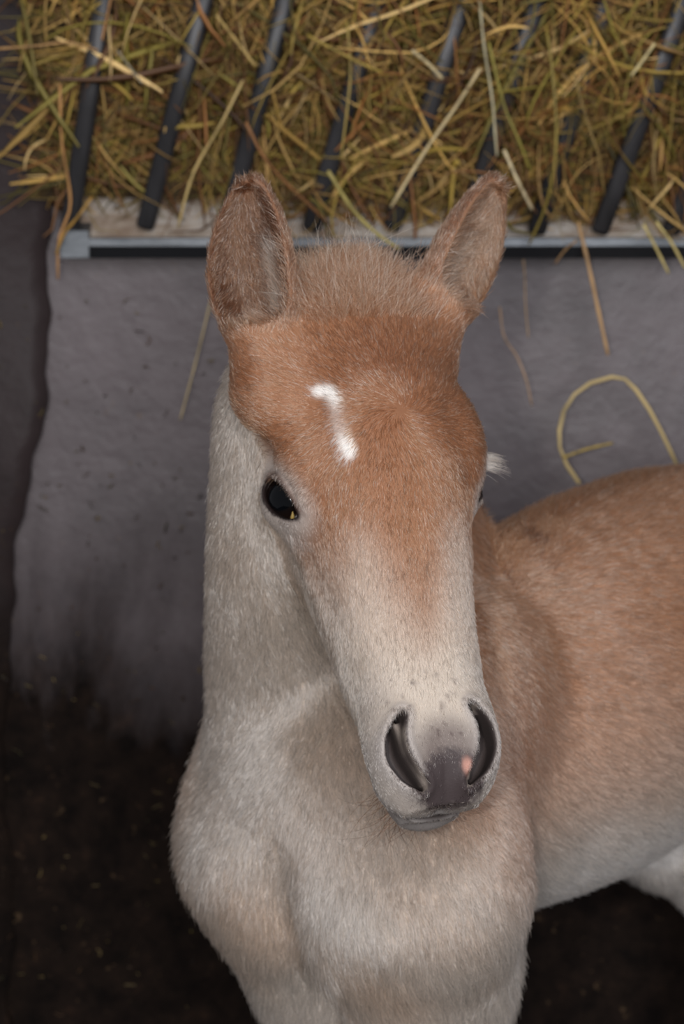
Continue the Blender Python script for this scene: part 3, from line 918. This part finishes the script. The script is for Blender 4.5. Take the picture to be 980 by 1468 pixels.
    pink = np.exp(-(((np.stack([U, W], 1) - np.array([.334, .0135])) / np.array([.0055, .0030])) ** 2).sum(1) ** 2)
    h = mixc(h, pink * (V > -.055), srgb(196, 146, 130))
    # dark specks on the cream bridge
    r = np.random.default_rng(4)
    for _ in range(26):
        a0, a1, s = r.uniform(.268, .315), r.normal(0, .016), r.uniform(.0006, .0013)
        h = mixc(h, np.exp(-((U - a0) ** 2 + (W - a1) ** 2) / s ** 2) * (V > -.03) * .75, srgb(86, 70, 66))
    # ears
    em = np.zeros(len(p))
    for sd in (-1, 1):
        outr, inn, t, y, z, hw_ = ear_sdf(p, sd, True)
        on = (t > 0.0) & (t < 1.1) & (outr < .004) & (head < .02)
        e1 = smooth01(0, .15, t) * on
        h = mixc(h, e1 * .85, srgb(140, 102, 78))
        ins = on & (inn < .0028) & (t > .02)
        h = mixc(h, ins * smooth01(.04, .28, t), srgb(104, 68, 47) if sd < 0 else srgb(146, 110, 84))
        rel = (y / np.maximum(hw_, 1e-4)) * (1 if sd < 0 else -1)
        inner_side = np.exp(-((rel - (INR if sd < 0 else .15)) / .15) ** 2) * smooth01(.08, .2, t) * smooth01(.66, .45, t)
        h = mixc(h, ins * inner_side * .85, srgb(206, 188, 172))
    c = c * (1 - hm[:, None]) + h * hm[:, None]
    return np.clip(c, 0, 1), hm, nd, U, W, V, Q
INR = 0.55

skinm, nt, b = new_mat('foal_skin')
a = N(nt, 'ShaderNodeAttribute', attribute_name='tint')
nt.links.new(a.outputs['Color'], b.inputs['Base Color'])
b.inputs['Roughness'].default_value = 0.62
b.inputs['Specular IOR Level'].default_value = 0.35
bp = N(nt, 'ShaderNodeBump'); bp.inputs['Strength'].default_value = 0.4; bp.inputs['Distance'].default_value = 0.0008
nt.links.new(noise(nt, 700, 4, 0.7), bp.inputs['Height']); nt.links.new(bp.outputs[0], b.inputs['Normal'])
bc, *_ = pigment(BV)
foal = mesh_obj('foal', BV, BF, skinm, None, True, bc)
tag(foal, 'chestnut foal with pale muzzle and white star, looking down toward the camera', 'foal')

# ------------------------------------------------------------------ coat
def hair_material(name, rough=0.35, rad_rough=0.5, diffuse=0.5, attr='tint'):
    m = bpy.data.materials.new(name); m.use_nodes = True
    nt = m.node_tree; nt.nodes.remove(nt.nodes['Principled BSDF'])
    out = [n for n in nt.nodes if n.type == 'OUTPUT_MATERIAL'][0]
    a = N(nt, 'ShaderNodeAttribute', attribute_name=attr)
    h = N(nt, 'ShaderNodeBsdfHairPrincipled')
    h.parametrization = 'COLOR'
    h.inputs['Roughness'].default_value = rough
    h.inputs['Radial Roughness'].default_value = rad_rough
    d = N(nt, 'ShaderNodeBsdfDiffuse')
    nt.links.new(a.outputs['Color'], h.inputs['Color']); nt.links.new(a.outputs['Color'], d.inputs['Color'])
    mx = N(nt, 'ShaderNodeMixShader'); mx.inputs[0].default_value = diffuse
    nt.links.new(h.outputs[0], mx.inputs[1]); nt.links.new(d.outputs[0], mx.inputs[2])
    nt.links.new(mx.outputs[0], out.inputs['Surface'])
    return m
furm = hair_material('coat_hair', 0.13, 0.35, 0.30)

def curves_obj(name, pts, rad, colr, mat, parent):
    n, k, _ = pts.shape
    hc = bpy.data.hair_curves.new(name)
    hc.add_curves([k] * n)
    hc.position_data.foreach_set('vector', pts.astype(np.float32).ravel())
    ra = hc.attributes.get('radius') or hc.attributes.new('radius', 'FLOAT', 'POINT')
    ra.data.foreach_set('value', rad.astype(np.float32).ravel())
    ca = hc.attributes.new('tint', 'FLOAT_COLOR', 'CURVE')
    ca.data.foreach_set('color', np.hstack([colr, np.ones((n, 1))]).astype(np.float32).ravel())
    hc.materials.append(mat)
    o = bpy.data.objects.new(name, hc)
    col.objects.link(o)
    if parent: o.parent = parent
    return o

tri = np.vstack([BF[:, [0, 1, 2]], BF[:, [0, 2, 3]]])
tA = BV[tri[:, 0]]; e1 = BV[tri[:, 1]] - tA; e2 = BV[tri[:, 2]] - tA
area = 0.5 * np.linalg.norm(np.cross(e1, e2), axis=1)
tc = tA + (e1 + e2) / 3
tn = BN[tri[:, 0]]
dh = np.linalg.norm((tc - HP(.15, 0, -.04)) * 1.0, axis=1)
hmask = smooth01(.30, .22, dh)
view = nrm(CAM - np.array([0.1, 1.6, .85]))
facing = ((CAM - tc) / np.linalg.norm(CAM - tc, axis=1)[:, None] * tn).sum(1)
dens = (0.30 + 0.95 * hmask) * np.where(facing < -0.15, 0.25, 1.0) * np.where(tc[:, 2] < 0.42, 0.3, 1.0)
w_ = area * dens; w_ /= w_.sum()
NH = 620000
r = np.random.default_rng(99)
ti = r.choice(len(tri), NH, p=w_)
a1, a2 = r.uniform(size=(2, NH)); fl = a1 + a2 > 1; a1 = np.where(fl, 1 - a1, a1); a2 = np.where(fl, 1 - a2, a2)
root = tA[ti] + e1[ti] * a1[:, None] + e2[ti] * a2[:, None]
rn = BN[tri[ti, 0]] * (1 - a1 - a2)[:, None] + BN[tri[ti, 1]] * a1[:, None] + BN[tri[ti, 2]] * a2[:, None]
rn /= np.linalg.norm(rn, axis=1, keepdims=True) + 1e-9
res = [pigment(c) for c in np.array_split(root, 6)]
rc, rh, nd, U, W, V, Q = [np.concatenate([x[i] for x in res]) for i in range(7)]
aW = np.abs(W)
# where hair grows, and how long
qb = root - np.array([BO[0], BO[1], 0]); S = qb @ bs; Lt = qb @ bl; Z = root[:, 2]
length = np.where(rh > .5, 0.0072, 0.0125)
muz = smooth01(.24, .32, U) * (rh > .5)
length = length * (1 - 0.50 * muz)
length = np.where((rh < .5) & (Z < .62) & (S < .2), 0.016, length)
length = np.where((rh < .5) & (Z < .40), 0.007, length)
alive = np.ones(NH, bool)
alive &= ~((rh > .5) & (nd < .0005))
nosep = (rh > .5) & (np.hypot((U - .340) / .0155, W / .018) < .8) & (V > -.054)
alive &= ~(nosep & (r.uniform(size=NH) < .93))
lipz = (rh > .5) & (V < -.040) & (U > .30)
length = np.where(lipz, .0030, length)
flow = np.zeros((NH, 3))
whorl = np.array([.100, .004])
fu = (U - whorl[0]); fw = (W - whorl[1]) * 0.8
rr = np.sqrt(fu ** 2 + fw ** 2) + 1e-6
below = smooth01(.12, .2, U)
fu2 = fu / rr * (1 - below) + 1.0 * below; fw2 = fw / rr * (1 - below) * 1.0 + np.sign(W) * .25 * below * smooth01(.0, .03, aW)
down = smooth01(-.02, -.08, V)
hflow = fu2[:, None] * hu + fw2[:, None] * hw - hv * (.9 * down)[:, None] + hu * (.5 * down)[:, None] * below[:, None]
# swirl around the whorl
sw = np.exp(-(rr / .03) ** 2)
hflow += sw[:, None] * (fu[:, None] * hw - fw[:, None] * hu) / rr[:, None] * .6
backz = smooth01(.05, .25, S)
bflow = bs[None] * (0.25 + .9 * backz)[:, None] + np.array([0, 0, -1.0])[None] * (1.0 - .45 * backz)[:, None] + bl[None] * (np.sign(Lt) * .15)[:, None]
flow = hflow * rh[:, None] + bflow * (1 - rh)[:, None]
lift = np.where(rh > .5, .24, .42) * np.ones(NH)
isear = np.zeros(NH, bool)
for sd in (-1, 1):
    base, e, n_, s_, L = EARS[sd]
    o_, i_, t, y, z, hw_ = ear_sdf(root, sd, True)
    m = (t > 0.02) & (t < 1.15) & (o_ < .006) & (rh > .4)
    isear |= m
    ins = m & (i_ < .003) & (t > .03)
    flow[m] = e + 0.35 * s_ * np.sign(y[m])[:, None]
    length[m] = .0080
    flow[ins] = (e[None] * .8 + s_[None] * (-.9 * np.sign(y[ins]))[:, None] * smooth01(0.3, .9, np.abs(y[ins] / np.maximum(hw_[ins], 1e-4)))[:, None])
    length[ins] = .010
    rel = (y / np.maximum(hw_, 1e-4)) * (1 if sd < 0 else -1)
    tuft = ins & (np.abs(rel - (INR if sd < 0 else .15)) < .2) & (t < .62)
    flow[tuft] = e[None] * .7 - s_[None] * (.9 * (1 if sd < 0 else -1)) + n_[None] * .5
    length[tuft] = .016
    lift[ins] = .45
for sd in (-1, 1):
    c, en, ea, eb = EYE[sd]
    rv = root - c; x = rv @ ea; y = rv @ eb; z = rv @ en
    lid = np.where(x > 0, np.sqrt((x / .0255) ** 2 + (y / (.0134 - .0045 * np.clip(x / .024, 0, 1))) ** 2), np.hypot(x / .0208, y / .0134))
    zf = (z > .0) & (rh > .4)
    alive &= ~(zf & (lid < 1.02))
    nr = zf & (lid < 1.8)
    length[nr] *= .5
flow += r.normal(0, .16, (NH, 3)) * np.linalg.norm(flow, axis=1, keepdims=True)
# clumps: nearby hairs share a lean
cl = np.stack([vnoise(root, 160, 31), vnoise(root, 160, 32), vnoise(root, 160, 33)], 1)
cl2 = np.stack([vnoise(root, 600, 34), vnoise(root, 600, 35), vnoise(root, 600, 36)], 1)
flow += cl2 * .22 * np.linalg.norm(flow, axis=1, keepdims=True)
flow += cl * .28 * np.linalg.norm(flow, axis=1, keepdims=True)
flow -= rn * (flow * rn).sum(1, keepdims=True)
flow /= np.linalg.norm(flow, axis=1, keepdims=True) + 1e-9
length = length * r.uniform(.65, 1.25, NH)
s = np.array([0, .35, .7, 1.0])
h_ = (lift[:, None] + .12 * r.normal(size=(NH, 1))) * s * (1 - .35 * s)
pts = root[:, None] - rn[:, None] * .0006 + length[:, None, None] * (flow[:, None] * s[None, :, None] * .95 + rn[:, None] * h_[..., None])
pts += r.normal(0, .03, (NH, 4, 3)) * length[:, None, None] * s[None, :, None]
rad0 = np.where(rh > .5, .00015, .00021)
rad = rad0[:, None] * np.array([1.0, .95, .65, .15])[None]
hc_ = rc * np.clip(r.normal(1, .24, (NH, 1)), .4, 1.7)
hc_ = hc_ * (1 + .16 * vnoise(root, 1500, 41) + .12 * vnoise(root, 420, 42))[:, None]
hc_ = mixc(hc_, (r.uniform(size=NH) < .09) * .55, srgb(232, 216, 200))  # scattered pale hairs: specular glints put into the hair colour
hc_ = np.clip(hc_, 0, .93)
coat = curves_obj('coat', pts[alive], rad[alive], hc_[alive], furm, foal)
tag(coat, kind='stuff')

def tuft_obj(name, roots, dirs, lens, rads, cols, curl, seed, k=8, grav=0.0):
    r = np.random.default_rng(seed)
    n = len(roots); s = np.linspace(0, 1, k)
    side = np.cross(dirs, r.normal(size=(n, 3))); side /= np.linalg.norm(side, axis=1, keepdims=True) + 1e-9
    pts = roots[:, None] + dirs[:, None] * (s[None, :, None] * lens[:, None, None]) + side[:, None] * (curl[:, None] * s ** 2 * lens[:, None])[..., None]
    pts[:, :, 2] -= grav * (s ** 2)[None] * lens[:, None]
    rd = rads[:, None] * (1 - .8 * s ** 2)[None]
    o = curves_obj(name, pts, rd, cols, furm, foal)
    tag(o, kind='stuff')
    return o
# forelock: soft pale tufts between the ears
n = 6000
r = np.random.default_rng(5)
hu0 = r.uniform(-.045, .026, n); hw0 = r.normal(0, .026, n)
rt = np.array([HP(a, b_, 0) for a, b_ in zip(hu0, hw0)])
rt = rt + hv * 0.03
for _ in range(6):          # drop roots on to the skin along -v
    dd = sdf(rt); rt = rt - hv[None] * np.clip(dd, -.02, .02)[:, None]
fan = (hw0 / .045)[:, None]
dirs = -hu[None] * (0.75 - 9 * np.clip(hu0, -.02, .05))[:, None] + hv[None] * .62 + hw[None] * fan * .55 + r.normal(0, .16, (n, 3))
dirs /= np.linalg.norm(dirs, axis=1, keepdims=True)
lens = r.uniform(.009, .021, n) * (1 - .3 * np.clip(np.abs(fan[:, 0]), 0, 1.5))
fc = np.where(r.uniform(size=(n, 1)) < .45, srgb(206, 172, 146)[None], srgb(170, 124, 94)[None]) * r.uniform(.75, 1.15, (n, 1))
lg = r.uniform(size=n) < .05
lens = np.where(lg, lens * 1.9, lens)
fc[lg] = srgb(216, 196, 176) * .9
tuft_obj('forelock', rt, dirs, lens, np.full(n, .00013), np.clip(fc, 0, .9), r.normal(0, .45, n), 6)
# short upright mane along the crest of the neck and over the withers
n = 7000
t = r.uniform(0, 1, n)
cp = np.array([HP(-.03, 0, -.01), P(530, 560, 1.66) + [0, .02, .03], P(650, 720, 1.80), BP(.20, 0, .845), BP(.30, 0, .855)])
mp = spline(cp, 400)[(t * 399).astype(int)] + np.array([0, 0, .05]) + bl[None] * r.normal(0, .011, (n, 1))
for _ in range(8):
    dd = sdf(mp); mp = mp - np.array([0, 0.25, .9])[None] * np.clip(dd, -.03, .03)[:, None]
dirs = np.array([.25, .2, .8])[None] + r.normal(0, .3, (n, 3)); dirs /= np.linalg.norm(dirs, axis=1, keepdims=True)
lens = r.uniform(.006, .020, n) * (1 - .5 * t)
mc = np.where((vnoise(mp, 40, 8) > .25)[:, None], srgb(96, 62, 44)[None], srgb(168, 118, 84)[None]) * r.uniform(.7, 1.15, (n, 1))
tuft_obj('mane', mp, dirs, lens, np.full(n, .00018), mc, r.normal(0, .5, n), 9)

# eyes
eyem, nt, b = new_mat('dark_wet_eye')
tcn = N(nt, 'ShaderNodeTexCoord')
gr = N(nt, 'ShaderNodeVectorMath', operation='DOT_PRODUCT'); gr.inputs[1].default_value = (0, 0, 1)
nv = N(nt, 'ShaderNodeVectorMath', operation='NORMALIZE')
nt.links.new(tcn.outputs['Object'], nv.inputs[0]); nt.links.new(nv.outputs[0], gr.inputs[0])
cr = ramp(nt, gr.outputs['Value'], [(0.60, tuple(srgb(196, 190, 188))), (0.66, tuple(srgb(60, 44, 38))), (0.70, tuple(srgb(28, 18, 15))), (0.86, tuple(srgb(20, 14, 13))), (0.9, tuple(srgb(6, 8, 11)))])
nt.links.new(cr, b.inputs['Base Color'])
b.inputs['Roughness'].default_value = 0.06
b.inputs['Specular IOR Level'].default_value = 0.28
for sd in (-1, 1):
    c, en, ea, eb = EYE[sd]
    vs, fs = [], []
    R_, C_ = 24, 32
    bz = nrm(en + (-0.16) * ea * (1 if sd < 0 else 1)); bx = nrm(ea - bz * (ea @ bz)); by = np.cross(bz, bx)
    for i in range(R_ + 1):
        ph = math.pi * i / R_
        for j in range(C_):
            th = 2 * math.pi * j / C_
            rr_ = ER * (1 + .05 * max(0, math.cos(ph) - .78) / .22)
            vs.append((rr_ * math.sin(ph) * math.cos(th), rr_ * math.sin(ph) * math.sin(th), rr_ * math.cos(ph)))
    for i in range(R_):
        for j in range(C_):
            fs.append((i * C_ + j, (i + 1) * C_ + j, (i + 1) * C_ + (j + 1) % C_, i * C_ + (j + 1) % C_))
    o = mesh_obj('eye', vs, fs, eyem, None)
    from mathutils import Matrix
    M = Matrix(((bx[0], by[0], bz[0], c[0]), (bx[1], by[1], bz[1], c[1]), (bx[2], by[2], bz[2], c[2]), (0, 0, 0, 1)))
    o.matrix_world = M
    o.parent = foal
    # lashes on the upper lid
    r = np.random.default_rng(50 + sd)
    n = 320 if sd > 0 else 36
    x = r.uniform(-.016, .008 if sd > 0 else .010, n)
    y = 0.0128 * np.sqrt(np.maximum(1 - ((x + .002) / .0188) ** 2, 0)) + .0008
    z = np.sqrt(np.maximum((ER + .0026) ** 2 - x ** 2 - y ** 2, 0))
    rt = c + x[:, None] * ea + y[:, None] * eb + z[:, None] * en
    dirs = en[None] * 1.0 - eb[None] * (.15 if sd > 0 else .55) - ea[None] * .25 + r.normal(0, .10, (n, 3)); dirs /= np.linalg.norm(dirs, axis=1, keepdims=True)
    lens = r.uniform(.009, .018, n) * (1.6 if sd > 0 else .7)
    lc = np.tile(srgb(236, 226, 214) if sd > 0 else srgb(190, 150, 116), (n, 1)) * r.uniform(.8, 1.05, (n, 1))
    tuft_obj('eyelashes', rt, dirs, lens, np.full(n, .00010), np.clip(lc, 0, .95), np.full(n, .0), 60, grav=.35)
# yellowish crumb in the inner corner of the near eye
c, en, ea, eb = EYE[-1]
crm, nt, b = new_mat('dried_tear'); b.inputs['Base Color'].default_value = (*srgb(190, 160, 90), 1); b.inputs['Roughness'].default_value = .5
cpth = np.array([c + ea * .0100 - eb * .0040 + en * (ER * .90), c + ea * .0115 - eb * .0070 + en * (ER * .84), c + ea * .0120 - eb * .0100 + en * (ER * .80)])
v, f = tubes(spline(cpth, 6)[None], np.array([[.0004, .0008, .0013, .0016, .0011, .0002]]), 8, 1)
mesh_obj('tear_crust', v, f, crm, foal)

# whiskers and fine beard hairs round the lips
r = np.random.default_rng(77)
n = 130
ang = r.uniform(-1, 1, n)
ub = r.uniform(.318, .354, n); wb_ = ang * .028
rt = np.array([HP(a, b_, -.099) for a, b_ in zip(ub, wb_)])
for _ in range(6):
    dd = sdf(rt); rt = rt + hv[None] * np.clip(dd, -.03, .03)[:, None]
dirs = -hv[None] * .10 + hu[None] * .9 + hw[None] * (ang * 1.1)[:, None] + r.normal(0, .35, (n, 3)); dirs /= np.linalg.norm(dirs, axis=1, keepdims=True)
tuft_obj('whiskers', rt, dirs, r.uniform(.014, .042, n), np.full(n, .00016), np.tile(srgb(84, 58, 44), (n, 1)), r.normal(0, .9, n), 70, k=12, grav=.0)

# hooves
hoofm, nt, b = new_mat('hoof_horn'); b.inputs['Base Color'].default_value = (*srgb(70, 58, 48), 1); b.inputs['Roughness'].default_value = .5
for (s_, l_) in ((.055, .054), (.055, -.054), (.67, .08), (.67, -.08)):
    vs = []
    for q, (zz, ra) in enumerate([(.0, .036), (.02, .033), (.040, .029), (.05, .022)]):
        for j in range(14):
            an = j / 14 * 2 * math.pi
            vs.append(BP(s_ - .008 * (1 - zz / .05) + ra * math.cos(an), l_ + ra * .9 * math.sin(an), zz + .001))
    fs = [(i * 14 + j, i * 14 + (j + 1) % 14, (i + 1) * 14 + (j + 1) % 14, (i + 1) * 14 + j) for i in range(3) for j in range(14)] + [tuple(range(14))[::-1], tuple(range(42, 56))]
    mesh_obj('hoof', vs, fs, hoofm, foal)
